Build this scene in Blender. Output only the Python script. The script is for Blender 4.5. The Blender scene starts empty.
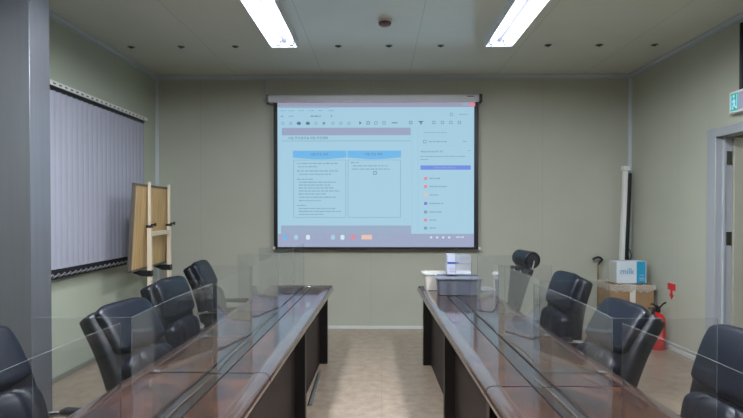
import bpy, bmesh, math, random
from math import sin, cos, pi, radians as R
from mathutils import Vector, Matrix
random.seed(7)
S = bpy.context.scene
C = S.collection

# ------------------------------------------------------------ camera, world, exposure
cd = bpy.data.cameras.new('camera'); cam = bpy.data.objects.new('camera', cd); C.objects.link(cam)
cam.location = (0, 0, 1.45)
cam.rotation_euler = (R(90 - 0.8), 0, R(0.8))
cd.sensor_width = 36; cd.lens = 26.0; cd.shift_y = 9.5 / 743
cd.clip_start = 0.05
S.camera = cam
w = bpy.data.worlds.new('world'); S.world = w; w.use_nodes = True
w.node_tree.nodes['Background'].inputs[0].default_value = (0.8, 0.9, 1, 1)
w.node_tree.nodes['Background'].inputs[1].default_value = 0.3
S.view_settings.view_transform = 'Standard'; S.view_settings.look = 'None'
S.view_settings.gamma = 1; S.view_settings.use_curve_mapping = False
S.view_settings.exposure = 0.0
S.cycles.max_bounces = 12; S.cycles.transparent_max_bounces = 40
S.cycles.sample_clamp_indirect = 4
TUBE = 20.0          # radiance of the fluorescent tubes
TUBE2 = 460.0         # tubes of the out-of-view overhead fittings, boosted to carry the room lighting
SCREEN = 1.0         # radiance of the projected picture

RH = 3.11            # room height
XL, XR = -2.75, 3.07
YB, YF = 6.6, -2.6

# ------------------------------------------------------------ materials
def srgb(r, g, b):
    f = lambda c: (c / 255 / 12.92) if c / 255 <= .04045 else ((c / 255 + .055) / 1.055) ** 2.4
    return (f(r), f(g), f(b), 1)
MATS = {}
def mat(name, col, rough=.5, metal=0, spec=.5, var=0, vscale=6, bump=0, bscale=60, coat=0, coords='Object', stretch=None):
    if name in MATS: return MATS[name]
    m = bpy.data.materials.new(name); m.use_nodes = True; MATS[name] = m
    nt = m.node_tree; p = nt.nodes['Principled BSDF']
    p.inputs['Base Color'].default_value = col; p.inputs['Roughness'].default_value = rough
    p.inputs['Metallic'].default_value = metal; p.inputs['Specular IOR Level'].default_value = spec
    if coat: p.inputs['Coat Weight'].default_value = coat; p.inputs['Coat Roughness'].default_value = .04; p.inputs['Coat IOR'].default_value = 1.65
    tc = nt.nodes.new('ShaderNodeTexCoord'); mp = nt.nodes.new('ShaderNodeMapping')
    nt.links.new(tc.outputs[coords], mp.inputs[0])
    if stretch: mp.inputs['Scale'].default_value = stretch
    n = nt.nodes.new('ShaderNodeTexNoise'); n.inputs['Scale'].default_value = vscale; n.inputs['Detail'].default_value = 5
    nt.links.new(mp.outputs[0], n.inputs['Vector'])
    r = nt.nodes.new('ShaderNodeValToRGB')
    v = max(var, .03)
    r.color_ramp.elements[0].position = .3; r.color_ramp.elements[1].position = .7
    r.color_ramp.elements[0].color = tuple(c * (1 - v) for c in col[:3]) + (1,)
    r.color_ramp.elements[1].color = tuple(min(1, c * (1 + v)) for c in col[:3]) + (1,)
    nt.links.new(n.outputs['Fac'], r.inputs[0]); nt.links.new(r.outputs[0], p.inputs['Base Color'])
    if bump:
        n2 = nt.nodes.new('ShaderNodeTexNoise'); n2.inputs['Scale'].default_value = bscale; n2.inputs['Detail'].default_value = 3
        nt.links.new(mp.outputs[0], n2.inputs['Vector'])
        b = nt.nodes.new('ShaderNodeBump'); b.inputs['Strength'].default_value = bump; b.inputs['Distance'].default_value = .01
        nt.links.new(n2.outputs['Fac'], b.inputs['Height']); nt.links.new(b.outputs[0], p.inputs['Normal'])
    m.diffuse_color = col
    return m
def emit(name, col, s):
    if name in MATS: return MATS[name]
    m = bpy.data.materials.new(name); m.use_nodes = True; MATS[name] = m
    nt = m.node_tree; p = nt.nodes['Principled BSDF']
    p.inputs['Base Color'].default_value = (.05, .05, .05, 1); p.inputs['Roughness'].default_value = .8
    p.inputs['Specular IOR Level'].default_value = .1
    p.inputs['Emission Color'].default_value = col; p.inputs['Emission Strength'].default_value = s
    return m
def seams(m, axis, offset, pitch, width=.006, depth=.55, axis2=None, offset2=0, pitch2=1):
    """thin joint lines between the panels, in object (= world) coordinates"""
    nt = m.node_tree; p = nt.nodes['Principled BSDF']
    src = p.inputs['Base Color'].links[0].from_socket
    tc = nt.nodes.new('ShaderNodeTexCoord'); sx = nt.nodes.new('ShaderNodeSeparateXYZ')
    nt.links.new(tc.outputs['Object'], sx.inputs[0])
    def line(ax, off, pit):
        a = nt.nodes.new('ShaderNodeMath'); a.operation = 'SUBTRACT'; a.inputs[1].default_value = off
        nt.links.new(sx.outputs[ax], a.inputs[0])
        b = nt.nodes.new('ShaderNodeMath'); b.operation = 'PINGPONG'; b.inputs[1].default_value = pit / 2
        nt.links.new(a.outputs[0], b.inputs[0])
        c = nt.nodes.new('ShaderNodeMath'); c.operation = 'LESS_THAN'; c.inputs[1].default_value = width / 2
        nt.links.new(b.outputs[0], c.inputs[0]); return c.outputs[0]
    f = line(axis, offset, pitch)
    if axis2 is not None:
        g = line(axis2, offset2, pitch2)
        mx = nt.nodes.new('ShaderNodeMath'); mx.operation = 'MAXIMUM'
        nt.links.new(f, mx.inputs[0]); nt.links.new(g, mx.inputs[1]); f = mx.outputs[0]
    mul = nt.nodes.new('ShaderNodeMath'); mul.operation = 'MULTIPLY'; mul.inputs[1].default_value = depth
    nt.links.new(f, mul.inputs[0])
    mix = nt.nodes.new('ShaderNodeMix'); mix.data_type = 'RGBA'
    nt.links.new(mul.outputs[0], mix.inputs[0]); nt.links.new(src, mix.inputs[6])
    mix.inputs[7].default_value = (.03, .035, .03, 1)
    nt.links.new(mix.outputs[2], p.inputs['Base Color'])
    return m

WALLC = srgb(173, 174, 161)
M_wallb = seams(mat('wall_paint_back', WALLC, .38, var=.02, vscale=2), 'X', -.1, 1.05, .005, .18)
M_walll = seams(mat('wall_paint_left', srgb(170, 176, 160), .38, var=.02, vscale=2), 'Y', .3, 1.05, .005, .18)
M_wallr = seams(mat('wall_paint_right', srgb(173, 174, 160), .38, var=.02, vscale=2), 'Y', .3, 1.05, .005, .18)
M_ceil = seams(mat('ceiling_panel', srgb(205, 207, 196), .2, var=.02, vscale=2), 'X', -.685, 1.055, .009, .2)
M_door = mat('door_leaf_paint', srgb(158, 158, 144), .4)
M_trim = mat('aluminium_trim', srgb(176, 184, 190), .35, metal=.15)
M_trimw = mat('white_trim', srgb(205, 208, 205), .4)
M_trimd = mat('grey_baseboard', srgb(120, 122, 112), .4)
M_pillar = mat('pillar_panel', srgb(86, 88, 94), .22, var=.05, vscale=3, stretch=(8, 8, .4))
M_frame = mat('door_frame_paint', srgb(160, 164, 170), .38, metal=.1)
M_black = mat('black_plastic', srgb(22, 22, 26), .4)
M_leather = mat('black_leather', srgb(11, 15, 26), .42, var=.1, vscale=14, bump=.04, bscale=40, spec=.3)
M_leather2 = mat('black_leather_shell', srgb(9, 11, 17), .45, var=.1, vscale=14, bump=.04, bscale=40, spec=.28)
M_mesh = mat('dark_mesh_fabric', srgb(26, 26, 31), .5, var=.2, vscale=60)
M_chrome = mat('chrome', srgb(200, 200, 205), .15, metal=1)
M_white = mat('white_plastic', srgb(215, 215, 212), .4)
M_screw = mat('dark_steel', srgb(70, 70, 68), .4, metal=.6)
M_greybin = mat('grey_bin_plastic', srgb(92, 95, 106), .42)
M_beige = mat('beige_plastic', srgb(205, 198, 190), .45)
M_card = mat('white_carton', srgb(185, 188, 206), .5)
M_blue = mat('blue_print', srgb(40, 70, 170), .45)
M_cyan = mat('cyan_print', srgb(35, 150, 190), .45)
M_cardboard = mat('cardboard', srgb(140, 112, 82), .7, var=.12, vscale=8)
M_red = mat('red_enamel', srgb(190, 28, 28), .3)
M_redsign = mat('red_sticker', srgb(200, 40, 48), .5)
M_vane = mat('blind_fabric', srgb(150, 150, 163), .6, var=.05, vscale=30, stretch=(4, 4, .2))
M_cream = mat('cream_steel', srgb(212, 198, 176), .4)
M_boardframe = mat('board_frame', srgb(92, 84, 76), .45)
M_smoke = mat('detector_plastic', srgb(120, 80, 76), .5)
M_tan = mat('tan_wood_handle', srgb(140, 112, 80), .5)
M_dkwood = mat('dark_walnut', srgb(46, 30, 27), .36, var=.25, vscale=4, stretch=(6, .6, 6))
M_panel = mat('walnut_panel', srgb(36, 27, 26), .5, spec=.25, var=.25, vscale=4, stretch=(6, .6, 6))
M_legblk = mat('black_pedestal', srgb(17, 14, 15), .4)
M_edge = mat('table_edge_lacquer', srgb(74, 56, 50), .2, var=.2, vscale=6, coat=.8)
M_strip = mat('table_channel', srgb(52, 38, 34), .2, coat=.8)
M_tape = mat('packing_tape', srgb(200, 195, 185), .25)

def burl():
    m = mat('burl_veneer', srgb(110, 58, 40), .2, coat=.8)
    nt = m.node_tree; p = nt.nodes['Principled BSDF']
    tc = nt.nodes.new('ShaderNodeTexCoord')
    n1 = nt.nodes.new('ShaderNodeTexNoise'); n1.inputs['Scale'].default_value = 3.2; n1.inputs['Detail'].default_value = 8
    n1.inputs['Distortion'].default_value = 2.2
    nt.links.new(tc.outputs['Object'], n1.inputs['Vector'])
    r = nt.nodes.new('ShaderNodeValToRGB')
    e = r.color_ramp.elements
    e[0].position = .28; e[0].color = srgb(30, 19, 15); e[1].position = .75; e[1].color = srgb(92, 54, 36)
    k = e.new(.5); k.color = srgb(58, 34, 25)
    nt.links.new(n1.outputs['Fac'], r.inputs[0]); nt.links.new(r.outputs[0], p.inputs['Base Color'])
    return m
M_burl = burl()

def wood_ply():
    m = mat('oak_board_back', srgb(190, 158, 110), .5)
    nt = m.node_tree; p = nt.nodes['Principled BSDF']
    tc = nt.nodes.new('ShaderNodeTexCoord'); mp = nt.nodes.new('ShaderNodeMapping')
    mp.inputs['Scale'].default_value = (8, 22, 1.2); nt.links.new(tc.outputs['Object'], mp.inputs[0])
    n1 = nt.nodes.new('ShaderNodeTexNoise'); n1.inputs['Scale'].default_value = 2.0; n1.inputs['Detail'].default_value = 6
    nt.links.new(mp.outputs[0], n1.inputs['Vector'])
    r = nt.nodes.new('ShaderNodeValToRGB'); e = r.color_ramp.elements
    e[0].position = .3; e[0].color = srgb(165, 130, 86); e[1].position = .7; e[1].color = srgb(205, 174, 122)
    nt.links.new(n1.outputs['Fac'], r.inputs[0]); nt.links.new(r.outputs[0], p.inputs['Base Color'])
    return m
M_ply = wood_ply()

def floor_mat():
    m = mat('vinyl_floor', srgb(165, 146, 126), .3)
    nt = m.node_tree; p = nt.nodes['Principled BSDF']
    tc = nt.nodes.new('ShaderNodeTexCoord')
    n1 = nt.nodes.new('ShaderNodeTexNoise'); n1.inputs['Scale'].default_value = 11; n1.inputs['Detail'].default_value = 9
    n1.inputs['Roughness'].default_value = .65
    nt.links.new(tc.outputs['Object'], n1.inputs['Vector'])
    r = nt.nodes.new('ShaderNodeValToRGB'); e = r.color_ramp.elements
    e[0].position = .3; e[0].color = srgb(140, 121, 104); e[1].position = .72; e[1].color = srgb(176, 158, 140)
    nt.links.new(n1.outputs['Fac'], r.inputs[0]); nt.links.new(r.outputs[0], p.inputs['Base Color'])
    seams(m, 'X', .02, .6, .004, .28, 'Y', .1, .6)
    return m
M_floor = floor_mat()

def acrylic():
    m = bpy.data.materials.new('clear_acrylic'); m.use_nodes = True
    nt = m.node_tree; N = nt.nodes; L = nt.links; N.clear()
    out = N.new('ShaderNodeOutputMaterial')
    geo = N.new('ShaderNodeNewGeometry')
    tc = N.new('ShaderNodeTexCoord')
    nz = N.new('ShaderNodeTexNoise'); nz.inputs['Scale'].default_value = 2.2; nz.inputs['Detail'].default_value = 1
    L.new(tc.outputs['Object'], nz.inputs['Vector'])
    bp = N.new('ShaderNodeBump'); bp.inputs['Strength'].default_value = .05; bp.inputs['Distance'].default_value = .05
    L.new(nz.outputs['Fac'], bp.inputs['Height'])
    dot = N.new('ShaderNodeVectorMath'); dot.operation = 'DOT_PRODUCT'
    L.new(geo.outputs['Incoming'], dot.inputs[0]); L.new(geo.outputs['Normal'], dot.inputs[1])
    ab = N.new('ShaderNodeMath'); ab.operation = 'ABSOLUTE'; L.new(dot.outputs['Value'], ab.inputs[0])
    om = N.new('ShaderNodeMath'); om.operation = 'SUBTRACT'; om.inputs[0].default_value = 1; L.new(ab.outputs[0], om.inputs[1])
    pw = N.new('ShaderNodeMath'); pw.operation = 'POWER'; pw.inputs[1].default_value = 5; L.new(om.outputs[0], pw.inputs[0])
    ma = N.new('ShaderNodeMath'); ma.operation = 'MULTIPLY_ADD'; ma.inputs[1].default_value = .92; ma.inputs[2].default_value = .045
    L.new(pw.outputs[0], ma.inputs[0])
    tr = N.new('ShaderNodeBsdfTransparent'); tr.inputs[0].default_value = (.955, .96, .965, 1)
    gl = N.new('ShaderNodeBsdfGlossy'); gl.inputs['Roughness'].default_value = .03; gl.inputs[0].default_value = (.95, .97, 1, 1)
    L.new(bp.outputs[0], gl.inputs['Normal'])
    mx = N.new('ShaderNodeMixShader'); L.new(ma.outputs[0], mx.inputs[0]); L.new(tr.outputs[0], mx.inputs[1]); L.new(gl.outputs[0], mx.inputs[2])
    df = N.new('ShaderNodeBsdfDiffuse'); df.inputs[0].default_value = (.75, .78, .8, 1)
    mx2 = N.new('ShaderNodeMixShader'); mx2.inputs[0].default_value = .006
    L.new(mx.outputs[0], mx2.inputs[1]); L.new(df.outputs[0], mx2.inputs[2])
    L.new(mx2.outputs[0], out.inputs[0])
    return m
M_acr = acrylic()
def acr_edge():
    m = bpy.data.materials.new('acrylic_cut_edge'); m.use_nodes = True
    nt = m.node_tree; N = nt.nodes; L = nt.links; N.clear()
    out = N.new('ShaderNodeOutputMaterial')
    tr = N.new('ShaderNodeBsdfTransparent'); tr.inputs[0].default_value = (.72, .75, .75, 1)
    pr = N.new('ShaderNodeBsdfPrincipled'); pr.inputs['Base Color'].default_value = (.3, .33, .34, 1); pr.inputs['Roughness'].default_value = .2
    nz = N.new('ShaderNodeTexNoise'); nz.inputs['Scale'].default_value = 9
    mx = N.new('ShaderNodeMixShader'); mx.inputs[0].default_value = .45
    L.new(nz.outputs['Fac'], mx.inputs[0])
    L.new(tr.outputs[0], mx.inputs[1]); L.new(pr.outputs[0], mx.inputs[2]); L.new(mx.outputs[0], out.inputs[0])
    return m
M_acre = acr_edge()

# ------------------------------------------------------------ mesh builder
class MB:
    def __init__(s): s.v = []; s.f = []; s.m = []; s.k = 0
    def add(s, vs, fs):
        o = len(s.v); s.v += [tuple(v) for v in vs]
        for f in fs: s.f.append([i + o for i in f]); s.m.append(s.k)
        return s
    def box(s, x0, x1, y0, y1, z0, z1, mtx=None):
        vs = [Vector((x, y, z)) for x in (x0, x1) for y in (y0, y1) for z in (z0, z1)]
        if mtx: vs = [mtx @ v for v in vs]
        return s.add(vs, [(0, 1, 3, 2), (4, 6, 7, 5), (0, 4, 5, 1), (2, 3, 7, 6), (0, 2, 6, 4), (1, 5, 7, 3)])
    def rings(s, rs, close=True, cap=True):
        n = len(rs[0]); vs = [p for r in rs for p in r]; fs = []
        for i in range(len(rs) - 1):
            for j in range(n if close else n - 1):
                k = (j + 1) % n
                fs.append((i * n + j, i * n + k, (i + 1) * n + k, (i + 1) * n + j))
        if cap: fs.append(tuple(range(n - 1, -1, -1))); fs.append(tuple(range((len(rs) - 1) * n, len(rs) * n)))
        return s.add(vs, fs)
    def tube(s, pts, r, n=10):
        pts = [Vector(p) for p in pts]; rs = []
        rad = r if isinstance(r, (list, tuple)) else [r] * len(pts)
        up = None
        for i, p in enumerate(pts):
            t = (pts[min(i + 1, len(pts) - 1)] - pts[max(i - 1, 0)]).normalized()
            if up is None: up = Vector((0, 0, 1)) if abs(t.z) < .9 else Vector((1, 0, 0))
            a = t.cross(up).normalized(); up = a.cross(t).normalized()
            rs.append([p + rad[i] * (cos(2 * pi * j / n) * a + sin(2 * pi * j / n) * up) for j in range(n)])
        return s.rings(rs)
    def lathe(s, prof, c=(0, 0, 0), n=20):
        rs = [[(c[0] + max(r, 1e-4) * cos(2 * pi * j / n), c[1] + max(r, 1e-4) * sin(2 * pi * j / n), c[2] + z) for j in range(n)] for r, z in prof]
        return s.rings(rs)
    def prism(s, poly, a, b, axis='y'):
        """poly (u,w) extruded from a to b along axis"""
        def P(u, w, t): return {'y': (u, t, w), 'x': (t, u, w), 'z': (u, w, t)}[axis]
        return s.rings([[P(u, w, a) for u, w in poly], [P(u, w, b) for u, w in poly]])
    def build(s, name, mats, parent=None, loc=(0, 0, 0), rot=(0, 0, 0), bevel=0, smooth=35, seg=2):
        me = bpy.data.meshes.new(name); me.from_pydata(s.v, [], s.f)
        if not isinstance(mats, (list, tuple)): mats = [mats]
        for m in mats: me.materials.append(m)
        for p, k in zip(me.polygons, s.m): p.material_index = k
        bm = bmesh.new(); bm.from_mesh(me); bmesh.ops.recalc_face_normals(bm, faces=bm.faces); bm.to_mesh(me); bm.free()
        me.shade_smooth(); me.set_sharp_from_angle(angle=R(smooth))
        o = bpy.data.objects.new(name, me); C.objects.link(o); o.location = loc; o.rotation_euler = rot
        if parent: o.parent = parent
        if bevel:
            b = o.modifiers.new('bevel', 'BEVEL'); b.width = bevel; b.segments = seg; b.limit_method = 'ANGLE'; b.angle_limit = R(40)
        return o
def tag(o, label, cat, group=None):
    o['label'] = label; o['category'] = cat
    if group: o['group'] = group
    return o
def thing(name, label, cat, loc=(0, 0, 0), rz=0, group=None, rot=None):
    o = bpy.data.objects.new(name, None); C.objects.link(o); o.empty_display_size = .1
    o.location = loc; o.rotation_euler = rot or (0, 0, rz)
    return tag(o, label, cat, group)
def struct(o): o['kind'] = 'structure'; return o
def copy_tree(o, parent=None):
    c = o.copy(); C.objects.link(c)
    if parent: c.parent = parent
    for ch in list(o.children): copy_tree(ch, c)
    return c
def bx(*a): return MB().box(*a)

# ------------------------------------------------------------ the room
struct(bx(XL - .15, 5.2, YF - .15, YB + .15, -.1, 0).build('floor', M_floor))
struct(bx(XL - .15, XR + .12, YF - .15, YB + .15, RH, RH + .1).build('ceiling', M_ceil))
struct(bx(XL - .12, XR + .12, YB, YB + .12, 0, RH).build('wall_back', M_wallb))
struct(bx(XL - .12, XL, YF, YB, 0, RH).build('wall_left', M_walll))
DY0, DY1, DH = 3.92, 4.92, 2.13
m = MB(); m.box(XR, XR + .12, YF, DY0, 0, RH); m.box(XR, XR + .12, DY1, YB, 0, RH); m.box(XR, XR + .12, DY0, DY1, DH, RH)
struct(m.build('wall_right', M_wallr))
struct(bx(XL - .12, XR + .12, YF - .12, YF, 0, RH).build('wall_front', mat('rear_wall_darkened', srgb(104, 100, 92), .6)))  # unseen wall, coloured dark to weaken acrylic reflections and frontal fill light
# corridor beyond the door
m = MB(); m.box(5.0, 5.1, 2.6, 6.2, 0, 2.6); m.box(XR + .12, 5.1, 6.1, 6.2, 0, 2.6); m.box(XR + .12, 5.1, 2.5, 2.6, 0, 2.6)
struct(m.build('wall_corridor', M_wallr))
struct(bx(XR + .12, 5.1, 2.5, 6.2, 2.6, 2.7).build('ceiling_corridor', M_ceil))
# pillar at the left foreground
struct(bx(XL, -2.2, 3.36, 3.57, 0, RH).build('wall_pillar', M_pillar, bevel=.004))
# cove trims
def cove(name, pts_poly, a, b, axis, m_): return struct(MB().prism(pts_poly, a, b, axis).build(name, m_))
cove('trim_1', [(XL, RH), (XL + .04, RH), (XL + .04, RH - .012), (XL + .012, RH - .03), (XL + .012, RH - .05), (XL, RH - .05)], YF, YB, 'y', M_trim)
cove('trim_2', [(XR, RH), (XR - .04, RH), (XR - .04, RH - .012), (XR - .012, RH - .03), (XR - .012, RH - .05), (XR, RH - .05)], YF, YB, 'y', M_trim)
cove('trim_3', [(YB, RH), (YB - .045, RH), (YB - .045, RH - .01), (YB - .014, RH - .035), (YB - .014, RH - .05), (YB, RH - .05)], XL, XR, 'x', M_trim)
cove('trim_4', [(XL, YB), (XL + .03, YB), (XL + .03, YB - .008), (XL + .008, YB - .03), (XL, YB - .03)], 0, RH - .05, 'z', M_trim)
cove('trim_5', [(XR, YB), (XR - .03, YB), (XR - .03, YB - .008), (XR - .008, YB - .03), (XR, YB - .03)], 0, RH - .05, 'z', M_trim)
struct(bx(XL, XR, YB - .02, YB, 0, .035).build('baseboard_back', M_trimw, bevel=.003))
struct(bx(XL, XL + .02, YF, YB, 0, .04).build('baseboard_left', M_trimd, bevel=.003))
m = MB(); m.box(XR - .02, XR, YF, DY0 - .1, 0, .04); m.box(XR - .02, XR, DY1 + .13, YB, 0, .04)
struct(m.build('baseboard_right', M_trimw, bevel=.003))

# door 1: frame, open leaf, hinges
m = MB()
m.box(XR - .025, XR + .13, DY1 - .012, DY1 + .12, 0, DH + .07)      # far jamb casing
m.box(XR - .025, XR + .13, DY0 - .09, DY0 + .012, 0, DH + .07)
m.box(XR - .025, XR + .13, DY0 + .012, DY1 - .012, DH - .012, DH + .07)
fr = struct(m.build('door_1', M_frame, bevel=.004))
bx(XR + .04, XR + .055, DY1 - .03, DY1 - .012, 0, DH - .012).build('door_stop', M_trim, fr)
for z in (.25, 1.2, 1.93):
    bx(XR + .075, XR + .125, DY1 - .02, DY1 - .011, z - .06, z + .06).build('hinge', M_chrome, fr)
lf = bx(XR + .131, XR + 1.08, DY1 - .035, DY1 + .005, .01, DH - .02).build('door_leaf', M_door, fr, bevel=.003)
m = MB(); m.tube([(4.06, DY1 - .035, 1.0), (4.06, DY1 - .09, 1.0), (3.95, DY1 - .09, 1.0)], .01)
m.build('door_handle', M_chrome, lf)

# ------------------------------------------------------------ ceiling lights
M_tube = emit('fluorescent_tube', (.86, .93, 1, 1), TUBE)
M_tube2 = emit('fluorescent_tube_boosted', (.88, .94, 1, 1), TUBE2)
M_refl = mat('white_reflector', srgb(228, 230, 240), .35)
M_ridge = mat('darkened_ridge', srgb(74, 74, 92), .4)  # colour darkened so the ridge stands out from the glare of the tubes
def fixture():
    t = thing('ceiling_light', '', 'ceiling light')
    m = MB(); w_, h_ = .13, .068
    m.box(-w_, w_, 0, 1.27, -.008, 0)
    m.box(-w_, -w_ + .006, 0, 1.27, -h_, -.008); m.box(w_ - .006, w_, 0, 1.27, -h_, -.008)
    m.build('housing', M_refl, t)
    MB().prism([(-.028, -.008), (0, -.034), (.028, -.008)], .02, 1.25).build('reflector_ridge', M_ridge, t)
    for y in (0, 1.262):
        bx(-w_, w_, y, y + .008, -h_, -.008).build('end_plate', M_refl, t)
    for x in (-.066, .066):
        tb = MB().tube([(x, .045, -.034), (x, 1.225, -.034)], .019, 14).build('tube', M_tube, t)
        for y in (.012, 1.228):
            bx(x - .02, x + .02, y, y + .03, -.052, -.008).build('lamp_holder', M_white, t, bevel=.004)
    return t
L0 = fixture(); first = True
for (y, wh) in ((3.97, ''), (1.85, 'mid')):
    for x, sd in ((-.92, 'left'), (1.16, 'right')):
        o = L0 if first else copy_tree(L0); first = False
        o.location = (x, y, RH)
        if wh:
            for ch in o.children:
                if ch.name.startswith('tube'):
                    ch.data = ch.data.copy(); ch.data.materials[0] = M_tube2
        o['label'] = ({'': f'twin-tube fluorescent ceiling light at the top {sd} of the photo',
                       'mid': f'{sd} out-of-view twin-tube fluorescent light overhead, boosted to carry the room lighting'})[wh]
        o['group'] = 'fluorescent ceiling lights'

t = thing('corridor_fill_light', 'unseen ceiling light added to brighten the corridor beyond the open door', 'ceiling light', (4.1, 4.3, 2.6))  # lamp added out of view to brighten the doorway and door leaf
bx(-.15, .15, -.5, .5, -.05, 0).build('housing', M_refl, t)
MB().tube([(0, -.45, -.075), (0, .45, -.075)], .02, 12).build('tube', emit('corridor_fill_tube', (.95, .95, .95, 1), 32), t)
# smoke detector, ceiling fixings
t = thing('smoke_detector', 'small reddish-brown round detector on the ceiling between the lights', 'smoke detector', (.05, 4.70, RH))
MB().lathe([(.062, 0), (.062, -.012), (.05, -.02), (.0, -.02)][::-1]).build('base', M_white, t)
MB().lathe([(0, -.05), (.03, -.05), (.052, -.04), (.057, -.02), (.0, -.018)]).build('sensor_cap', M_smoke, t)
b0 = None
dots = [(-2.51, 'first from the left corner'), (-2.0, 'second from the left corner'), (-1.45, 'nearest left of the left light'),
        (-.41, 'nearest right of the left light'), (.1, 'below the reddish detector'), (.62, 'right of the reddish detector'),
        (1.69, 'nearest right of the right light'), (2.2, 'second from the right corner'), (2.75, 'nearest the right corner')]
for x, wd in dots:
    if b0 is None:
        b0 = MB().lathe([(0, -.014), (.012, -.014), (.016, -.008), (.018, -.004), (.034, -.003), (.036, 0), (0, 0)], n=14).build('ceiling_bolt', M_screw)
        o = b0
    else: o = b0.copy(); C.objects.link(o)
    o.location = (x, 5.42, RH); tag(o, f'small dark bolt head in the ceiling row, {wd}', 'bolt', 'row of bolts in the ceiling')

# ------------------------------------------------------------ projection screen with the projected page
K = 82.36; YS = 6.50
def sx(px): return (px - 379) / K
def sz(py): return 1.45 - (py - 211) / K
scr = thing('projection_screen', 'pull-down projection screen showing a document page, hung on the back wall', 'projection screen', (0, YS, 1.0))
def sp(x): return x
Z0 = 1.0
m = MB().prism([(-.035, 2.762), (-.035, 2.835), (-.02, 2.85), (.06, 2.85), (.06, 2.762)], sx(269), sx(478), 'x')
m.v = [(x, y, z - Z0) for x, y, z in m.v]; m.build('housing', mat('screen_housing', srgb(214, 214, 222), .4), scr, bevel=.004)
for a, b in ((266.5, 269), (478, 481)):
    bx(sx(a), sx(b), -.04, .06, 2.757 - Z0, 2.853 - Z0).build('end_cap', M_black if a > 300 else mat('grey_cap', srgb(120, 122, 130), .4), scr, bevel=.004)
bx(sx(466), sx(473), -.038, -.034, 2.82 - Z0, 2.828 - Z0).build('label_plate', M_black, scr)
bx(sx(273.6), sx(478.0), .0095, .0125, sz(247.5) - Z0, 2.77 - Z0).build('screen_border', M_black, scr)
bx(sx(273), sx(480), -.004, .02, sz(249.2) - Z0, sz(247) - Z0).build('bottom_bar', M_black, scr, bevel=.003)
for px in (274, 479):
    bx(sx(px) - .014, sx(px) + .014, -.008, .022, sz(249.4) - Z0, sz(246.8) - Z0).build('bar_cap', M_white, scr, bevel=.003)

def E(name, r, g, b): return emit('light_' + name, srgb(r, g, b), SCREEN)
E_bg = E('page', 160, 200, 220); E_bar = E('bar', 148, 160, 190); E_title = E('title', 150, 152, 176)
E_head = E('header', 105, 178, 228); E_line = E('line', 115, 150, 176); E_txt = E('text', 112, 142, 170)
E_dk = E('dark', 84, 104, 136); E_btn = E('button', 108, 136, 222); E_red = E('red', 220, 130, 150)
E_lav = E('lavender', 148, 166, 192); E_lav2 = E('taskbar', 152, 161, 190); E_wh = E('white', 205, 226, 236); E_or = E('amber', 226, 190, 170)
E_pg2 = E('page_edge', 150, 192, 214); E_purple = E('violet', 120, 110, 200)
# the projected picture: a flat pattern of rectangles on the screen, one mesh per layer depth
pic = MB(); plm = [E_bg, E_bar, E_title, E_head, E_line, E_txt, E_dk, E_btn, E_red, E_lav, E_lav2, E_wh, E_or, E_pg2, E_purple]
def q(x0, x1, y0, y1, mt, d=1):
    pic.k = plm.index(mt); y = .008 - .0012 * d
    pic.add([(sx(x0), y, sz(y1) - Z0), (sx(x1), y, sz(y1) - Z0), (sx(x1), y, sz(y0) - Z0), (sx(x0), y, sz(y0) - Z0)], [(0, 1, 2, 3)])
def words(x0, x1, yc, mt, h=1.0, d=4):
    x = x0
    while x < x1 - .8:
        wd = random.uniform(1.6, 5.2); e = min(x + wd, x1)
        y = x
        while y < e - .3:
            c = min(random.uniform(.5, 1.0), e - y); hh = h * random.uniform(.7, 1)
            q(y, y + c, yc - hh / 2, yc + hh / 2, mt, d); y += c + .22
        x = e + .8
q(277.6, 473.6, 103, 247, E_bg, 0)
q(277.6, 473.6, 103, 107.6, E_title); q(462, 468, 103.5, 106.5, E_lav, 2); q(468.5, 474.5, 103.6, 107, E_red, 2)
q(280, 330, 106.3, 108.2, E_lav, 2)
for i, x in enumerate((281, 289, 299, 309, 319, 329)): words(x, x + 5, 111, E_txt, .8)
words(281, 284, 116.5, E_txt, 1.4); words(289, 294, 116.5, E_txt, 1); words(311, 321, 116.4, E_dk, 1.2); q(331, 332.3, 115.5, 117, E_txt, 3)
def ring(cx, cy, r, mt, d=3, wd=.45):
    q(cx - r, cx + r, cy - r, cy - r + wd, mt, d); q(cx - r, cx + r, cy + r - wd, cy + r, mt, d)
    q(cx - r, cx - r + wd, cy - r, cy + r, mt, d); q(cx + r - wd, cx + r, cy - r, cy + r, mt, d)
for x, k in ((283, 0), (291, 0), (299, 1), (308, 1), (316, 0), (324, 2), (333, 0), (341, 0), (349, 0)):
    if k == 1: q(x - 2, x + 2, 122.6, 124.6, E_dk, 3); q(x - 1.2, x + 1.2, 121.8, 125.2, E_txt, 2)
    elif k == 2: q(x - 1.3, x + 1.3, 122.3, 124.8, E_txt, 3)
    else: ring(x, 123.5, 1.3, E_line)
# pointer, hand, zoom and tool icons
pic.k = plm.index(E_dk); pic.add([(sx(359.4), .004, sz(121.4) - Z0), (sx(361.7), .004, sz(123.6) - Z0), (sx(359.4), .004, sz(124.8) - Z0)], [(0, 1, 2)])
for x in (368.2, 376, 384): ring(x, 123.3, 1.5, E_dk if x < 370 else E_txt, 3, .55)
q(391.5, 397.5, 122.6, 123.8, E_txt, 3)
ring(410.5, 123, 1.6, E_txt, 3, .7); q(418.3, 423, 121.6, 122.6, E_dk, 3); q(420, 421.4, 121.6, 124.8, E_dk, 3)
for x in (433.5, 442, 450.5, 459): ring(x, 123, 1.5, E_txt, 3, .55)
ring(451, 115, 1.5, E_line, 3, .5); words(459, 467, 115, E_txt, .9)
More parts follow.
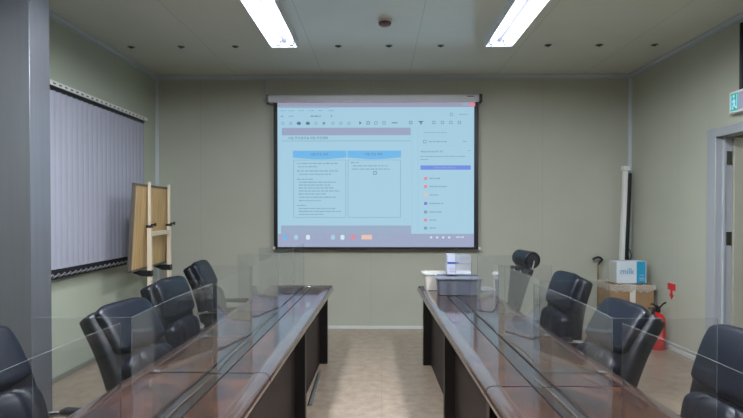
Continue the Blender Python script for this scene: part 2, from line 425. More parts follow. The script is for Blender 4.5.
# document page
q(282, 410.5, 128, 135.4, E_bar, 1); q(282, 410.5, 140.9, 141.3, E_line, 2); q(411.5, 412, 127, 240, E_pg2, 2); q(417.5, 418, 127, 240, E_pg2, 2)
for x0, x1 in ((293, 346.5), (347.5, 401)):
    q(x0, x1, 150.8, 157.6, E_head, 1)
    pic.k = plm.index(E_head)
    pic.add([(sx(x0), .0066, sz(157.6) - Z0), (sx(x1), .0066, sz(157.6) - Z0), (sx((x0 + x1) / 2 + 6), .0066, sz(159.3) - Z0), (sx((x0 + x1) / 2 - 6), .0066, sz(159.3) - Z0)], [(0, 1, 2, 3)])
for x0, x1 in ((293.5, 346), (348, 400.6)):
    for a in (x0, x1 - .35): q(a, a + .35, 160, 217.5, E_line, 2)
    q(x0, x1, 160, 160.3, E_line, 2); q(x0, x1, 217.2, 217.55, E_line, 2)
lines = [(297, 338, 163.5), (298.5, 317, 166.8), (297, 338, 171), (299, 331, 174.3), (297, 313, 179.3), (299, 336, 182.2), (299, 330, 185.1),
         (299, 335, 188), (299, 340, 191), (299, 327, 194), (299, 336, 197.2), (299, 321, 200.6), (297, 306, 205.4), (299, 335, 208.6), (299, 341, 211.4), (299, 325, 214.4)]
for a, b, y in lines: words(a, b, y, E_txt, 1.05)
for a, b, y in ((351, 359, 162.8), (353, 388, 166), (352, 390, 169.2)): words(a, b, y, E_txt, 1.05)
ring(375, 173, 1.6, E_dk, 3, .5)
# side panel
words(424, 446, 133, E_line, .8); q(421, 473, 136.3, 136.6, E_pg2, 2)
ring(424.6, 142, 1.6, E_txt, 3, .5); words(428.5, 446.5, 142, E_txt, 1.1); q(462.5, 466, 141.6, 142.1, E_txt, 3); q(421, 473, 146, 146.3, E_pg2, 2)
words(420.5, 465, 156.7, E_txt, .9); words(420.5, 428, 159.8, E_txt, .9); q(467, 470, 150.6, 151, E_txt, 3)
q(420.3, 470.3, 165.6, 169.9, E_btn, 2); words(434, 456, 167.7, E_lav, 1.2)
for y, mt, x1 in ((178.6, E_red, 440), (186.6, E_red, 447), (195, E_or, 438), (203.5, E_purple, 443), (212, E_line, 442), (220, E_red, 436), (228, E_line, 436)):
    q(424, 427, y - 1.4, y + 1.4, mt, 2); words(429.5, x1, y, E_txt, 1.2)
# taskbar and its translucent band
q(281, 411, 225.5, 234, E_lav, 2)
q(277.6, 473.6, 233.8, 247, E_lav2, 3)
for x, mt in ((285, E_head), (296, E_bg), (308, E_wh), (320, E_lav), (333, E_bg), (342.5, E_wh), (353, E_red)):
    q(x - 2, x + 2, 235.4, 239.2, mt, 4); q(x - 1.2, x + 1.2, 234.8, 239.8, mt, 4.2)
q(361.5, 372, 234.8, 239.4, E_or, 4); q(378.5, 389.5, 235.4, 238.6, E_lav, 4)
for x in (430, 436, 442, 448): q(x, x + 2, 236.4, 238.2, E_wh, 4)
words(456, 464, 237, E_wh, 1.4)
pic.build('projected_picture', plm, scr)
def text(s, h, mt, name, parent, loc, rot, align='LEFT', depth=0.0, sxs=1):
    cu = bpy.data.curves.new(name, 'FONT'); cu.body = s; cu.size = h; cu.align_x = align; cu.extrude = depth
    to = bpy.data.objects.new(name, cu); C.objects.link(to)
    dg = bpy.context.evaluated_depsgraph_get(); me = bpy.data.meshes.new_from_object(to.evaluated_get(dg))
    bpy.data.objects.remove(to); me.materials.clear(); me.materials.append(mt); me.name = name
    o = bpy.data.objects.new(name, me); C.objects.link(o); o.parent = parent; o.location = loc; o.rotation_euler = rot; o.scale = (sxs, 1, 1)
    return o
TR = (pi / 2, 0, 0)
text('사업 주요성과 & 사업 추진계획', .038, E_dk, 'page_title_text', scr, (sx(288), .003, sz(139.3) - Z0), TR)
text('사업 주요 성과', .036, E_dk, 'column_heading_text', scr, (sx(319.5), .003, sz(155.6) - Z0), TR, 'CENTER')
text('사업 추진 계획', .036, E_dk, 'column_heading_text', scr, (sx(373.5), .003, sz(155.4) - Z0), TR, 'CENTER')
text('Adobe Acrobat Pro DC', .028, E_dk, 'side_panel_text', scr, (sx(420.5), .003, sz(152.6) - Z0), TR)
# conduit
t = MB().box(-.016, .016, -.02, .02, 0, .24).build('cable_duct', mat('duct_grey', srgb(165, 168, 172), .4), None, (sx(263.6), YB - .021, 2.81), bevel=.003)
tag(t, 'short grey cable duct running down from the ceiling to the screen housing', 'cable duct')

# ------------------------------------------------------------ vertical blinds on the left wall
bl = thing('vertical_blind', 'pale lilac vertical blind covering the window on the left wall', 'vertical blind', (XL, 3.0, .88))
y1 = 3.16
m = MB(); m.box(.012, .085, 0, y1, 1.60, 1.64); m.build('headrail', M_white, bl, bevel=.003)
for i in range(37): bx(.084, .0865, .03 + i * .0835, .065 + i * .0835, 1.612, 1.624).build('rail_slot', M_screw, bl)
bx(.03, .07, .02, y1 - .06, 1.562, 1.598).build('carrier_track', M_black, bl)
for i in range(37):
    y = .04 + i * .0835
    m = MB(); n = 5; wv = .048
    th = R(62)
    ring_ = []
    for a in range(n + 1):
        u = -1 + 2 * a / n; dx = wv * u * cos(th) * .8; dy = wv * u * sin(th); bow = .010 * (1 - u * u)
        ring_.append((.055 + dx + bow, y + dy))
    back = [(x - .0015, yy + .0008) for x, yy in ring_[::-1]]
    m.prism(ring_ + back, .085, 1.565, 'z'); m.build('vane', M_vane, bl)
for i in range(37):
    y = .04 + i * .0835
    m = MB(); m.box(-.038, .038, -.003, .003, 0, .085, Matrix.Translation((.058, y, 0)) @ Matrix.Rotation(R(62), 4, 'Z'))
    m.build('vane_weight', M_black, bl)
pts = []
for i in range(37 * 6):
    y = .04 + i * .0835 / 6; pts.append((.112, y, .045 - .022 * abs(sin(pi * i / 6)) + .012))
MB().tube(pts, .003, 5).build('bead_chain', mat('chain_grey', srgb(150, 150, 155), .4), bl)
pts = [(x - 0, y + .02, .075 - z * .9) for x, y, z in pts]
MB().tube(pts, .002, 5).build('bead_chain', MATS['chain_grey'], bl)
# wall bracket of the headrail: small gap filler so the rail is held by the wall
for y in (.2, 1.55, 2.95): bx(0, .014, y - .02, y + .02, 1.60, 1.64).build('wall_bracket', M_white, bl)

# ------------------------------------------------------------ revolving whiteboard with the wooden back towards us
bd = thing('whiteboard_stand', 'wheeled board with a light oak back on a cream steel stand by the blinds', 'whiteboard', (-2.33, 5.5, 0))
a_ = Vector((-2.33, 5.0, 0)); b_ = Vector((-2.40, 6.02, 0)); dv = (b_ - a_).normalized(); ang = math.atan2(dv.x, dv.y)
Mx = Matrix.Translation(Vector((-.03, 0, 0))) @ Matrix.Rotation(-ang, 4, 'Z')
tilt = Matrix.Translation((0, 0, 1.29)) @ Matrix.Rotation(R(3.5), 4, 'Y') @ Matrix.Translation((0, 0, -1.29))
BM = Mx @ tilt
h0, h1, l0, l1 = .865, 1.715, -.5, .52
bx(0, .012, l0 + .02, l1 - .02, h0 + .02, h1 - .02).build('oak_back', M_ply, bd).matrix_local = BM
bx(-.012, 0, l0 + .02, l1 - .02, h0 + .02, h1 - .02).build('writing_face', M_white, bd).matrix_local = BM
m = MB(); f = .022
m.box(-.016, .018, l0, l1, h0, h0 + f); m.box(-.016, .018, l0, l1, h1 - f, h1); m.box(-.016, .018, l0, l0 + f, h0, h1); m.box(-.016, .018, l1 - f, l1, h0, h1)
m.build('frame', M_boardframe, bd, bevel=.003).matrix_local = BM
for y in (-.20, .40):
    m = MB(); m.box(.045, .085, y - .022, y + .022, .1, 1.30); m.build('post', M_cream, bd, bevel=.004).matrix_local = Mx
    m = MB(); m.box(.052, .078, y - .013, y + .013, 1.30, 1.74); m.build('upper_post', M_cream, bd, bevel=.003).matrix_local = Mx
    m = MB(); m.prism([(.09, .86), (-.13, .86), (-.12, .848), (0, .80), (.09, .80)], y - .03, y + .03, 'y'); m.build('shelf_bracket', M_black, bd, bevel=.004).matrix_local = Mx
    m = MB(); m.tube([(.06, y, 1.315), (.12, y, 1.315)], .007, 8); m.tube([(.115, y, 1.315), (.128, y, 1.315)], .018, 10); m.build('knob', M_black, bd).matrix_local = Mx
    m = MB(); m.box(.036, .094, y - .03, y + .03, 1.285, 1.31); m.build('collar', M_black, bd, bevel=.003).matrix_local = Mx
    m = MB(); m.box(-.22, .30, y - .02, y + .02, .065, .105); m.build('foot', M_cream, bd, bevel=.004).matrix_local = Mx
    for x in (-.2, .28):
        m = MB(); m.tube([(x, y - .013, .033), (x, y + .013, .033)], .033, 14); m.box(x - .012, x + .012, y - .01, y + .01, .03, .066)
        m.build('caster', M_black, bd).matrix_local = Mx
for z in (1.20, .3):
    m = MB(); m.box(.05, .08, -.20, .40, z, z + .045); m.build('crossbar', M_cream, bd, bevel=.003).matrix_local = Mx

# ------------------------------------------------------------ tables
def table(label, s, loc, rz, L, legs, W=.63, far=True):
    """local x from the aisle edge outwards (times s), y forward"""
    t = thing('conference_table', label, 'table', loc, rz, 'long meeting tables')
    X = lambda a: s * a
    def xb(m, a, b, *r): return m.box(min(X(a), X(b)), max(X(a), X(b)), *r)
    e = .075
    prof = [(e, .7195), (e - .004, .7225), (.03, .7215), (.014, .715), (.004, .70), (0, .685), (.006, .668), (.02, .66), (.02, .652), (.045, .648), (e, .66)]
    m = MB().prism([(X(a), z) for a, z in prof], .0015, L - .0015); m.build('edge_molding', M_edge, t)
    m = MB().prism([(X(W - a), z) for a, z in prof], .0015, L - .0015); m.build('edge_molding', M_edge, t)
    g0, g1 = .20, .295
    m = xb(MB(), e, g0, .0015, L - .0015, .665, .7195); m.build('tabletop', M_burl, t)
    m = xb(MB(), g1, W - e, .0015, L - .0015, .665, .7195); m.build('tabletop', M_burl, t)
    m = MB(); xb(m, g0 + .006, g1 - .006, .0015, L - .0015, .665, .7175); m.build('cable_channel_cover', M_strip, t, bevel=.002)
    m = MB(); xb(m, g0, g0 + .006, .0015, L - .0015, .665, .722); xb(m, g1 - .006, g1, .0015, L - .0015, .665, .722)
    m.build('channel_trim', M_legblk, t)
    if far:
        m = MB(); xb(m, .012, W - .012, L - .05, L + .012, .665, .7235); m.build('end_molding', M_edge, t, bevel=.008)
    ys = sorted(legs)
    for y in ys:
        m = MB(); xb(m, .045, .27, y - .03, y + .03, .0, .66); m.build('leg', M_legblk, t, bevel=.003)
    bounds = sorted(set([.01] + [y for y in ys] + [L - .01]))
    for a, b in zip(ys[:-1], ys[1:]):
        m = MB(); xb(m, .115, .135, a + .031, b - .031, .004, .66); m.build('modesty_panel', M_panel, t)
    if ys[0] > .2:
        m = MB(); xb(m, .115, .135, .01, ys[0] - .031, .004, .66); m.build('modesty_panel', M_panel, t)
    return t
rl = R(-.9)
def lp(y): return (-.441 - .016 * (5.23 - y), y, 0)
table('dark burl meeting table in the left row, reaching toward the projection screen', -1, lp(2.40), rl, 2.83, [5.09 - 2.40, 3.72 - 2.40])
table('dark burl meeting table in the left row, nearest the camera', -1, lp(-.43), rl, 2.825, [.15, 1.2, 2.07 + .43], far=False)
rr = R(1.35)
def rp(y): return (.368 + .0236 * (5.2 - y), y, 0)
table('dark burl meeting table in the right row with the grey bin on its far end', 1, rp(2.23), rr, 2.97, [5.05 - 2.23, 3.69 - 2.23, 2.36 - 2.23], W=.65)
table('dark burl meeting table in the right row, nearest the camera', 1, rp(-.6), rr, 2.825, [.15, 1.4, 2.67], W=.65, far=False)

# ------------------------------------------------------------ acrylic dividers
def sheet(a, b, z0, z1, along, parent, name, bow=0.0):
    """sheet 3 mm thick, slightly bowed along its length; big faces clear, cut edges brighter"""
    t_ = .0015; n = 14 if bow else 1
    m = MB(); P = []
    for i in range(n + 1):
        u = i / n; c = a + (b - a) * u; o = bow * (1 - (2 * u - 1) ** 2)
        for d in (-t_, t_):
            for z in (z0, z1): P.append((o + d, c, z) if along == 'y' else (c, o + d, z))
    m.v = P
    def F(k, *ix): m.f.append(list(ix)); m.m.append(k)
    for i in range(n):
        q_ = 4 * i
        F(0, q_, q_ + 1, q_ + 5, q_ + 4); F(0, q_ + 2, q_ + 3, q_ + 7, q_ + 6)
        F(1, q_, q_ + 2, q_ + 6, q_ + 4); F(1, q_ + 1, q_ + 3, q_ + 7, q_ + 5)
    F(1, 0, 1, 3, 2); q_ = 4 * n; F(1, q_, q_ + 1, q_ + 3, q_ + 2)
    return m.build(name, [M_acr, M_acre], parent)
ZT = .7235
def divider(x, y, l, s, wing, rz, label):
    t = thing('acrylic_divider', label, 'acrylic divider', (x, y, ZT), rz, 'clear acrylic table dividers')
    sheet(0.002, l, 0, .41, 'y', t, 'long_panel', .014 * s)
    a, b = (0, wing * s) if s > 0 else (wing * s, 0)
    sheet(a, b, 0, .41, 'x', t, 'wing_panel')
    bx(a + .01, b - .01, .0025, .014, 0, .003).build('foot_strip', M_acr, t)
    xs = s * (wing - .03)
    bx(xs - .018, xs + .018, -.026, -.0025, 0, .004).build('foot_clip', M_acre, t)
    return t
where = ['nearest the camera', 'second from the camera', 'third from the camera', 'fourth from the camera', 'fifth from the camera', 'farthest, by the table end']
for i, (y, l) in enumerate(((.78, .72), (1.58, .76), (2.42, .61), (3.09, .77), (3.92, .64), (4.61, .6))):
    divider(-.735, y, l, -1, .30, R(-.4), f'clear L-shaped acrylic divider on the left tables, {where[i]}')
for i, (x, y, l) in enumerate(((.70, .78, .74), (.69, 1.59, .76), (.727, 2.43, .63), (.70, 3.14, .62), (.66, 3.84, .7), (.63, 4.61, .55))):
    if i == 5: continue
    divider(x, y, l, 1, .31, R(1.0), f'clear L-shaped acrylic divider on the right tables, {where[i] if i < 4 else "farthest, beside the grey bin"}')

# ------------------------------------------------------------ chairs
def catmull(P, n):
    P = [Vector(p) for p in P]; P = [2 * P[0] - P[1]] + P + [2 * P[-1] - P[-2]]; out = []
    segs = len(P) - 3
    for i in range(n + 1):
        u = i / n * segs; k = min(int(u), segs - 1); t = u - k
        a, b, c, d = P[k:k + 4]
        out.append(.5 * ((2 * b) + (c - a) * t + (2 * a - 5 * b + 4 * c - d) * t * t + (3 * b - a - 3 * c + d) * t ** 3))
    return out
def pad(path, wfun, dfun, off=0, n=26, m=28, ex=3.0, endr=.12, lobes=0, lob=.0, name='pad', mt=None, parent=None, rot=0):
    """upholstered slab: cross-sections (superellipse in width/depth) swept along path in the x-z plane"""
    C_ = catmull(path, n); rs = []
    for i, p in enumerate(C_):
        t = i / n
        T = (C_[min(i + 1, n)] - C_[max(i - 1, 0)]).normalized(); Nn = Vector((T.z, 0, -T.x))     # towards the front (+x)
        e = min(t, 1 - t) / endr
        f = 1 if e >= 1 else max(.02, (1 - (1 - e) ** 2.2) ** (1 / 2.2))
        W_ = wfun(t) * (.72 + .28 * f) * (1 if e >= 1 else (.35 + .65 * f)) ; D_ = dfun(t) * f
        ring_ = []
        for j in range(m):
            a = 2 * pi * j / m; ca, sa = cos(a), sin(a)
            u = math.copysign(abs(ca) ** (2 / ex), ca); v = math.copysign(abs(sa) ** (2 / ex), sa)
            d = D_ * v
            if lobes and v > 0: d -= lob * f * abs(sin(lobes * pi * t)) ** .5 * 0 + lob * f * (1 - abs(sin(lobes * pi * (u * .5 + .5)))) ** 4
            ring_.append(p + Nn * (d + off) + Vector((0, W_ * u, 0)))
        rs.append(ring_)
    return MB().rings(rs).build(name, mt, parent, smooth=60)
def make_chair():
    t = thing('office_chair', '', 'office chair')
    bp = [(-.215, 0, .43), (-.24, 0, .54), (-.275, 0, .66), (-.325, 0, .78), (-.385, 0, .88), (-.425, 0, .945)]
    pad(bp, lambda u: .235 + .015 * sin(pi * u), lambda u: .058 - .008 * u, 0, ex=4.2, name='backrest', mt=M_leather2, parent=t, endr=.09)
    f1 = [(-.165, 0, .48), (-.178, 0, .56), (-.205, 0, .65), (-.245, 0, .735)]
    pad(f1, lambda u: .205, lambda u: .048, 0.004, ex=3.2, m=60, lobes=4, lob=.022, name='lumbar_cushion', mt=M_leather, parent=t, endr=.25)
    f2 = [(-.258, 0, .73), (-.290, 0, .80), (-.345, 0, .895), (-.405, 0, .965)]
    pad(f2, lambda u: .21, lambda u: .046, 0.004, ex=4.5, m=40, name='head_cushion', mt=M_leather, parent=t, endr=.2)
    sp_ = [(-.27, 0, .47), (-.1, 0, .475), (.08, 0, .48), (.20, 0, .455)]
    pad(sp_, lambda u: .25, lambda u: .055, 0, ex=3.4, m=36, lobes=5, lob=0, name='seat', mt=M_leather, parent=t, endr=.14)
    bx(-.24, .15, -.2, .2, .395, .425).build('seat_pan', M_black, t, bevel=.01)
    for s in (-1, 1):
        y = .285 * s
        m = MB().tube(catmull([(-.27, y * .96, .545), (-.2, y, .565), (-.05, y, .565), (.07, y, .555), (.10, y, .52), (.05, y, .45), (-.02, y * .8, .40)], 24), .013, 8)
        m.build('armrest_frame', M_chrome, t)
        MB().box(-.17, .06, y - .026, y + .026, .566, .592).build('armrest_pad', M_leather, t, bevel=.01)
    MB().tube([(0, 0, .40), (0, 0, .24)], .028, 14).tube([(0, 0, .26), (0, 0, .10)], .038, 14).build('gas_column', M_black, t)
    for k in range(5):
        a = 2 * pi * k / 5 + .3; d = Vector((cos(a), sin(a), 0))
        MB().tube([d * .02 + Vector((0, 0, .13)), d * .16 + Vector((0, 0, .115)), d * .25 + Vector((0, 0, .085))], [.03, .024, .018], 10).build('leg', M_black, t)
        n_ = Vector((-d.y, d.x, 0)); c = d * .25 + Vector((0, 0, .029))
        MB().tube([c - n_ * .022, c - n_ * .006], .028, 14).tube([c + n_ * .006, c + n_ * .022], .028, 14).tube([c, d * .25 + Vector((0, 0, .09))], .008, 8).build('caster', M_black, t)
    return t
CH = make_chair(); used = False
def place(x, y, rz, label, group, up=0):
    global used
    o = copy_tree(CH) if used else CH
    used = True
    o.location = (x, y, 0); o.rotation_euler = (0, 0, R(rz)); o['label'] = label; o['group'] = group
    pv = Matrix.Translation((-.2, 0, .46)) @ Matrix.Rotation(R(up), 4, 'Y') @ Matrix.Translation((.2, 0, -.46))
    for ch in o.children:
        if ch.name.split('.')[0] in ('backrest', 'lumbar_cushion', 'head_cushion'): ch.matrix_local = pv
    return o
GL, GR = 'leather chairs along the left tables', 'leather chairs along the right tables'
place(-1.25, 2.00, -8, 'black leather office chair cut off by the lower left edge, before the grey pillar', GL)
place(-.99, 2.74, -9, 'black leather office chair leaning back beside the near left table, second from the left edge', GL)
place(-1.15, 3.56, -5, 'black leather office chair in front of the oak-backed board stand', GL, 12)
place(-1.33, 4.95, 2, 'black leather office chair farthest down the left row', GL, 4)
place(1.12, 3.92, 184, 'upright black leather office chair between the headrest chair and the boxes', GR, 12)
place(.93, 2.80, 184, 'black leather office chair in front of the cardboard box and extinguisher', GR)
place(1.11, 2.00, 184, 'black leather office chair cut off by the lower right edge', GR, 10)

# mesh chair with a roll headrest
mc = thing('office_chair', 'slim dark office chair with a round roll headrest, far end of the right row', 'office chair', (1.04, 4.86, 0), R(188))
def trap(z0, z1, w0, w1, x0, x1, th, mt, name, bow=.03):
    rs = []; n = 10
    for i in range(n + 1):
        t = i / n; z = z0 + (z1 - z0) * t; x = x0 + (x1 - x0) * t; w_ = w0 + (w1 - w0) * t
        fr_ = [(x + bow * (a / 6) ** 2, w_ * a / 6, z) for a in range(-6, 7)]
        bk = [(p[0] - th, p[1], p[2]) for p in fr_[::-1]]
        rs.append(fr_ + bk)
    return MB().rings(rs).build(name, mt, mc, smooth=50, bevel=.006)
trap(.52, .93, .11, .21, -.19, -.27, .03, M_mesh, 'backrest')
trap(.875, .935, .20, .215, -.255, -.268, .045, M_black, 'top_rail')
for y in (-.08, .06):
    MB().tube([(-.245, y, .905), (-.225, y, .905)], .017, 12).build('bolt', M_chrome, mc)
MB().tube([(-.30, -.15, 1.015), (-.30, .15, 1.015)], .076, 24).build('headrest_roll', M_leather, mc, bevel=.012)
for s in (-1, 1):
    MB().tube([(-.30, .149 * s, 1.015), (-.30, .153 * s, 1.015)], .05, 18).build('headrest_cap', M_black, mc)
    MB().tube([(-.30, .15 * s, 1.015), (-.30, .18 * s, 1.01), (-.285, .188 * s, .96), (-.275, .18 * s, .91)], .006, 8).build('headrest_bracket', M_chrome, mc)
pad([(-.22, 0, .47), (-.1, 0, .475), (.1, 0, .48), (.20, 0, .46)], lambda u: .24, lambda u: .04, 0, ex=3.4, name='seat', mt=M_mesh, parent=mc)
MB().tube([(-.215, 0, .62), (-.23, 0, .50), (-.15, 0, .42), (0, 0, .41)], .022, 10).build('back_support', M_black, mc)
for s in (-1, 1):
    MB().tube([(0, .2 * s, .42), (0, .28 * s, .44), (0, .285 * s, .605)], .014, 10).build('armrest_post', M_black, mc)
    bx(-.12, .12, .285 * s - .035, .285 * s + .035, .60, .625).build('armrest_pad', M_black, mc, bevel=.01)
MB().tube([(0, 0, .44), (0, 0, .10)], .03, 14).build('gas_column', M_black, mc)
for k in range(5):
    a = 2 * pi * k / 5 + .3; d = Vector((cos(a), sin(a), 0))
    MB().tube([d * .02 + Vector((0, 0, .13)), d * .25 + Vector((0, 0, .085))], [.03, .018], 10).build('leg', M_black, mc)
    n_ = Vector((-d.y, d.x, 0)); c = d * .25 + Vector((0, 0, .029))
    MB().tube([c - n_ * .022, c + n_ * .022], .028, 14).tube([c, d * .25 + Vector((0, 0, .09))], .008, 8).build('caster', M_black, mc)

# ------------------------------------------------------------ on the right table's far end
TZ = .7225
def tub(x, y, w_, d_, h, mt, label, rz=0, lid=None):
    t = thing('storage_bin', label, 'storage bin', (x, y, TZ), rz)
    rs = []
    def rr_(w, d, z, r=.03):
        out = []
        for cx, cy, a0 in ((w - r, d - r, 0), (-w + r, d - r, 90), (-w + r, -d + r, 180), (w - r, -d + r, 270)):
            for k in range(5): a = R(a0 + k * 22.5); out.append((cx + r * cos(a), cy + r * sin(a), z))
        return out
    W_, D_ = w_ / 2, d_ / 2
    rs = [rr_(W_ * .92, D_ * .92, 0), rr_(W_, D_, h), rr_(W_ - .006, D_ - .006, h), rr_(W_ * .92 - .006, D_ * .92 - .006, .006)]
    MB().rings(rs).build('body', mt, t)
    m = MB().rings([rr_(W_ + .012, D_ + .012, h - .012), rr_(W_ + .014, D_ + .014, h), rr_(W_ - .004, D_ - .004, h + .004), rr_(W_ - .004, D_ - .004, h - .008)])
    m.build('rim', lid or mt, t)
    return t
tub(.70, 4.74, .385, .24, .150, M_greybin, 'grey plastic storage bin near the far end of the right table', R(-2), mat('bin_rim', srgb(132, 136, 150), .4))
tub(.615, 5.02, .40, .22, .155, M_beige, 'pale beige plastic bin just behind the grey bin on the right table', R(0), M_white)
# carton resting across both bins
t = thing('paper_carton', 'small white carton with a blue stripe resting on top of the bins', 'box', (.715, 4.88, TZ + .1605), R(-3))
bx(-.105, .105, -.09, .09, 0, .095).build('lower_box', M_card, t, bevel=.003)
bx(-.10, .11, -.092, .088, .0965, .175).build('upper_box', M_card, t, bevel=.003)
bx(-.10, .0, -.0945, -.0925, .098, .112).build('blue_stripe', M_blue, t)
bx(.01, .085, -.0945, -.0925, .13, .165).build('printed_panel', mat('pale_blue_print', srgb(165, 175, 205), .5), t)
m = MB()
for r_ in range(3): m.box(-.085, -.04 + .01 * r_, -.092, -.0905, .055 - .016 * r_, .061 - .016 * r_)
m.build('print_lines', mat('grey_print', srgb(150, 152, 170), .5), t)
t = MB().box(-.06, .06, -.09, .09, 0, .018).build('paper_pad', M_card, None, (.985, 4.96, TZ), (0, 0, R(4)), bevel=.002)
tag(t, 'flat white paper pad lying on the table right of the grey bin', 'paper pad')

# ------------------------------------------------------------ boxes in the right back corner
def carton(name, label, x0, x1, y0, y1, z, h, mt, rz=0):
    t = thing(name, label, 'box', ((x0 + x1) / 2, (y0 + y1) / 2, z), rz)
    a, b = (x1 - x0) / 2, (y1 - y0) / 2
    bx(-a, a, -b, b, 0, h - .004).build('body', mt, t, bevel=.004)
    return t, a, b
t, a, b = carton('carton_box', 'large white carton standing on the floor under the taped cardboard box', 2.58, 3.0, 5.92, 6.24, 0, .375, mat('white_box', srgb(196, 196, 190), .55))
bx(-a, a, -.002, .002, .371, .374).build('top_seam', M_tape, t)
t, a, b = carton('cardboard_box', 'brown cardboard box wrapped in clear tape in the right back corner', 2.54, 3.0, 5.88, 6.24, .376, .265, M_cardboard, R(-1))
bx(-.03, .03, -b - .003, b + .003, .001, .263).build('tape_strip', M_tape, t)
m = MB(); random.seed(3)
rs = []
for k in range(2):
    ring_ = []
    for i in range(60):
        u = i / 60 * 4; sd = int(u); f_ = u - sd
        P_ = [(-a, -b), (a, -b), (a, b), (-a, b)]; p0, p1 = P_[sd], P_[(sd + 1) % 4]
        x = p0[0] + (p1[0] - p0[0]) * f_; y = p0[1] + (p1[1] - p0[1]) * f_
        g = .010 + random.uniform(0, .012)
        nx = x / a * (1 + g / .3) * a; ny = y / b * (1 + g / .3) * b
        ring_.append((nx, ny, (.262 + random.uniform(0, .022)) if k else (.20 + random.uniform(-.02, .02))))
    rs.append(ring_)
m.rings(rs, cap=False)
pw = bpy.data.materials.new('plastic_wrap'); pw.use_nodes = True
nt = pw.node_tree; nt.nodes.clear(); o_ = nt.nodes.new('ShaderNodeOutputMaterial'); mx = nt.nodes.new('ShaderNodeMixShader'); tr = nt.nodes.new('ShaderNodeBsdfTransparent'); pr = nt.nodes.new('ShaderNodeBsdfPrincipled')
pr.inputs['Base Color'].default_value = (.6, .58, .52, 1); pr.inputs['Roughness'].default_value = .2
nz = nt.nodes.new('ShaderNodeTexNoise'); nz.inputs['Scale'].default_value = 30; nt.links.new(nz.outputs['Fac'], mx.inputs[0])
nt.links.new(tr.outputs[0], mx.inputs[1]); nt.links.new(pr.outputs[0], mx.inputs[2]); nt.links.new(mx.outputs[0], o_.inputs[0])
m.build('plastic_wrap', pw, t)
t, a, b = carton('milk_carton_box', 'white and cyan milk box lying on top of the taped cardboard box', 2.64, 2.975, 6.0, 6.18, .6435, .25, mat('milk_white', srgb(205, 214, 224), .45), R(3))
bx(.055, a - .012, -b - .002, -b, .003, .243).build('cyan_panel', M_cyan, t)
bx(-a - .002, -a, -b + .01, b - .01, .01, .238).build('side_panel', mat('box_side', srgb(176, 178, 170), .5), t)
text('milk', .095, M_cyan, 'brand_text', t, (-.135, -b - .003, .105), TR)
text('milk', .03, M_card, 'small_text', t, (.085, -b - .0035, .085), TR)
bx(.085, .15, -b - .0035, -b - .002, .035, .042).build('small_print', M_card, t)
bx(.085, .14, -b - .0035, -b - .002, .055, .062).build('small_print', M_card, t)

# tall case leaning in the corner
t = thing('screen_case', 'tall narrow white and black case leaning upright in the right back corner', 'screen case', (2.885, 6.45, 0), rot=(0, R(1.9), 0))
bx(-.035, .012, -.03, .03, .02, 1.93).build('white_casing', M_white, t, bevel=.005)
bx(.013, .055, -.035, .035, .0, 1.90).build('black_casing', M_black, t, bevel=.005)
bx(-.05, .03, -.04, .04, 1.93, 1.985).build('end_cap', M_white, t, bevel=.006)
MB().tube(catmull([(.055, -.04, 1.0), (.075, -.05, .93), (.06, -.05, .86), (.045, -.04, .92)], 16), .006, 6).build('carry_strap', M_black, t)
# stick with loop handle
t = thing('walking_stick', 'thin tan stick with a black looped handle against the back wall', 'stick', (2.655, 6.53, 0))
MB().tube([(0, 0, 0), (0, 0, .82)], .011, 10).build('shaft', M_tan, t)
MB().tube(catmull([(0, 0, .80), (.02, 0, .83), (.045, -.005, .865), (0, -.01, .89), (-.05, -.005, .875), (-.06, 0, .86)], 18), .014, 10).build('handle', M_black, t)

# fire extinguisher
t = thing('fire_extinguisher', 'red fire extinguisher on the floor against the right wall', 'fire extinguisher', (2.93, 5.66, 0))
MB().lathe([(0, 0), (.068, 0), (.073, .008), (.073, .30), (.066, .335), (.045, .365), (.022, .378), (.02, .40), (0, .40)], n=28).build('cylinder', M_red, t)
MB().lathe([(0, .39), (.024, .39), (.024, .425), (.015, .43), (0, .43)]).build('valve', M_black, t)
MB().box(-.10, .02, -.012, .012, .425, .437, Matrix.Translation((0, 0, 0))).build('lower_lever', M_black, t, bevel=.003)
MB().tube([(.02, 0, .435), (-.03, 0, .46), (-.06, 0, .475), (-.075, 0, .47)][::-1], .009, 8).tube([(.02, 0, .44), (.05, 0, .475), (.08, 0, .49)], .009, 8).build('carry_handle', M_black, t)
MB().tube(catmull([(-.02, 0, .41), (-.075, -.02, .40), (-.095, -.03, .30), (-.09, -.03, .17), (-.085, -.03, .12)], 20), .010, 8).build('hose', M_black, t)
MB().tube([(-.085, -.03, .15), (-.085, -.03, .09)], [.012, .018], 10).build('nozzle', M_white, t)
m = MB(); n = 10
m.rings([[(.0742 * cos(R(200 + 8 * k)), .0742 * sin(R(200 + 8 * k)), z) for k in range(n + 1)] for z in (.12, .26)], close=False, cap=False)
m.build('label_sticker', mat('extinguisher_label', srgb(205, 90, 85), .5), t)
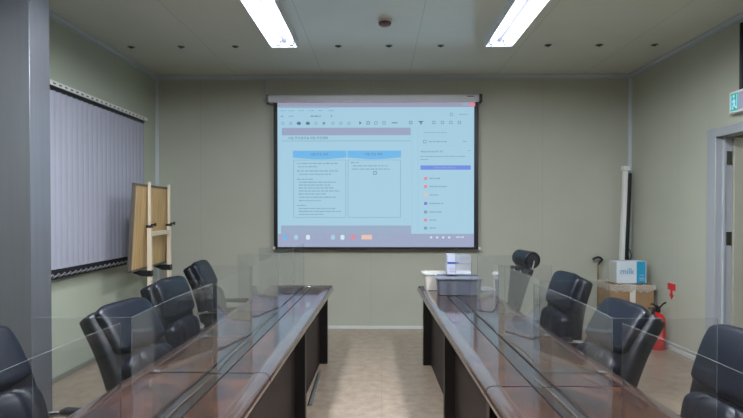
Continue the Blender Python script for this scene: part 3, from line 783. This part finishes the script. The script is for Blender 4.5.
# red arrow sign
t = thing('arrow_sign', 'red sign with a down arrow on the right wall above the extinguisher', 'sign', (XR - .001, 5.66, .59))
bx(-.003, 0, -.075, .075, .03, .10).build('sign_block', M_redsign, t)
MB().prism([(-.018, .03), (.018, .03), (.018, -.015), (.045, -.015), (0, -.07), (-.045, -.015), (-.018, -.015)], -.003, 0, 'x').build('arrow', M_redsign, t)

# exit sign with its conduit
t = thing('exit_sign', 'green lit exit sign box above the doorway on the right wall', 'exit sign', (XR, 4.30, 2.28))
bx(-.06, 0, 0, .37, 0, .185).build('case', M_white, t, bevel=.006)
E_tl = emit('exit_teal', srgb(20, 165, 160), 1.0); E_ex = emit('exit_white', srgb(165, 215, 232), 1.0); E_lv = emit('exit_lavender', srgb(165, 160, 190), .8)
bx(-.063, -.0605, .25, .35, .02, .165).build('pictogram_panel', E_tl, t)
bx(-.063, -.0605, .02, .245, .02, .165).build('lit_panel', E_lv, t)
m = MB()   # running figure
def bar(a, b, wd):
    a = Vector(a); b = Vector(b); d = (b - a).normalized() * 1; n2 = Vector((-d.y, d.x)) * wd / 2
    P_ = [a + n2, b + n2, b - n2, a - n2]
    m.prism([(.25 + (p.x - .16) * .52, p.y) for p in P_], -.0665, -.0635, 'x')
bar((.26, .115), (.25, .075), .04); bar((.25, .078), (.285, .055), .018); bar((.285, .055), (.28, .03), .016)
bar((.25, .08), (.225, .05), .018); bar((.225, .05), (.20, .045), .015); bar((.265, .11), (.295, .095), .014); bar((.255, .112), (.225, .09), .014)
m.prism([(.303 + .010 * cos(k * pi / 5), .142 + .014 * sin(k * pi / 5)) for k in range(10)], -.0665, -.0635, 'x')
bar((.33, .03), (.33, .155), .012); bar((.185, .03), (.185, .155), .012)
m.build('running_figure', E_ex, t)
t = MB().tube([(0, 0, 0), (0, 0, .35), (.0, .0, RH - .08 - 2.466)], .017, 10).build('conduit_pipe', M_black, None, (XR - .02, 4.575, 2.466))
tag(t, 'black conduit running from the ceiling down to the exit sign', 'conduit')

# metal strip on the floor below the left table
t = thing('floor_cable_duct', 'thin grey metal strip lying on the aisle floor by the left table', 'cable duct', (-.518, 4.37, 0), R(1.0))
bx(-.013, .013, -.40, .40, 0, .012).build('cover', mat('strip_steel', srgb(150, 152, 150), .3, metal=.5), t, bevel=.003)
bx(-.022, -.017, -.40, .40, 0, .006).build('base_lip', M_black, t)
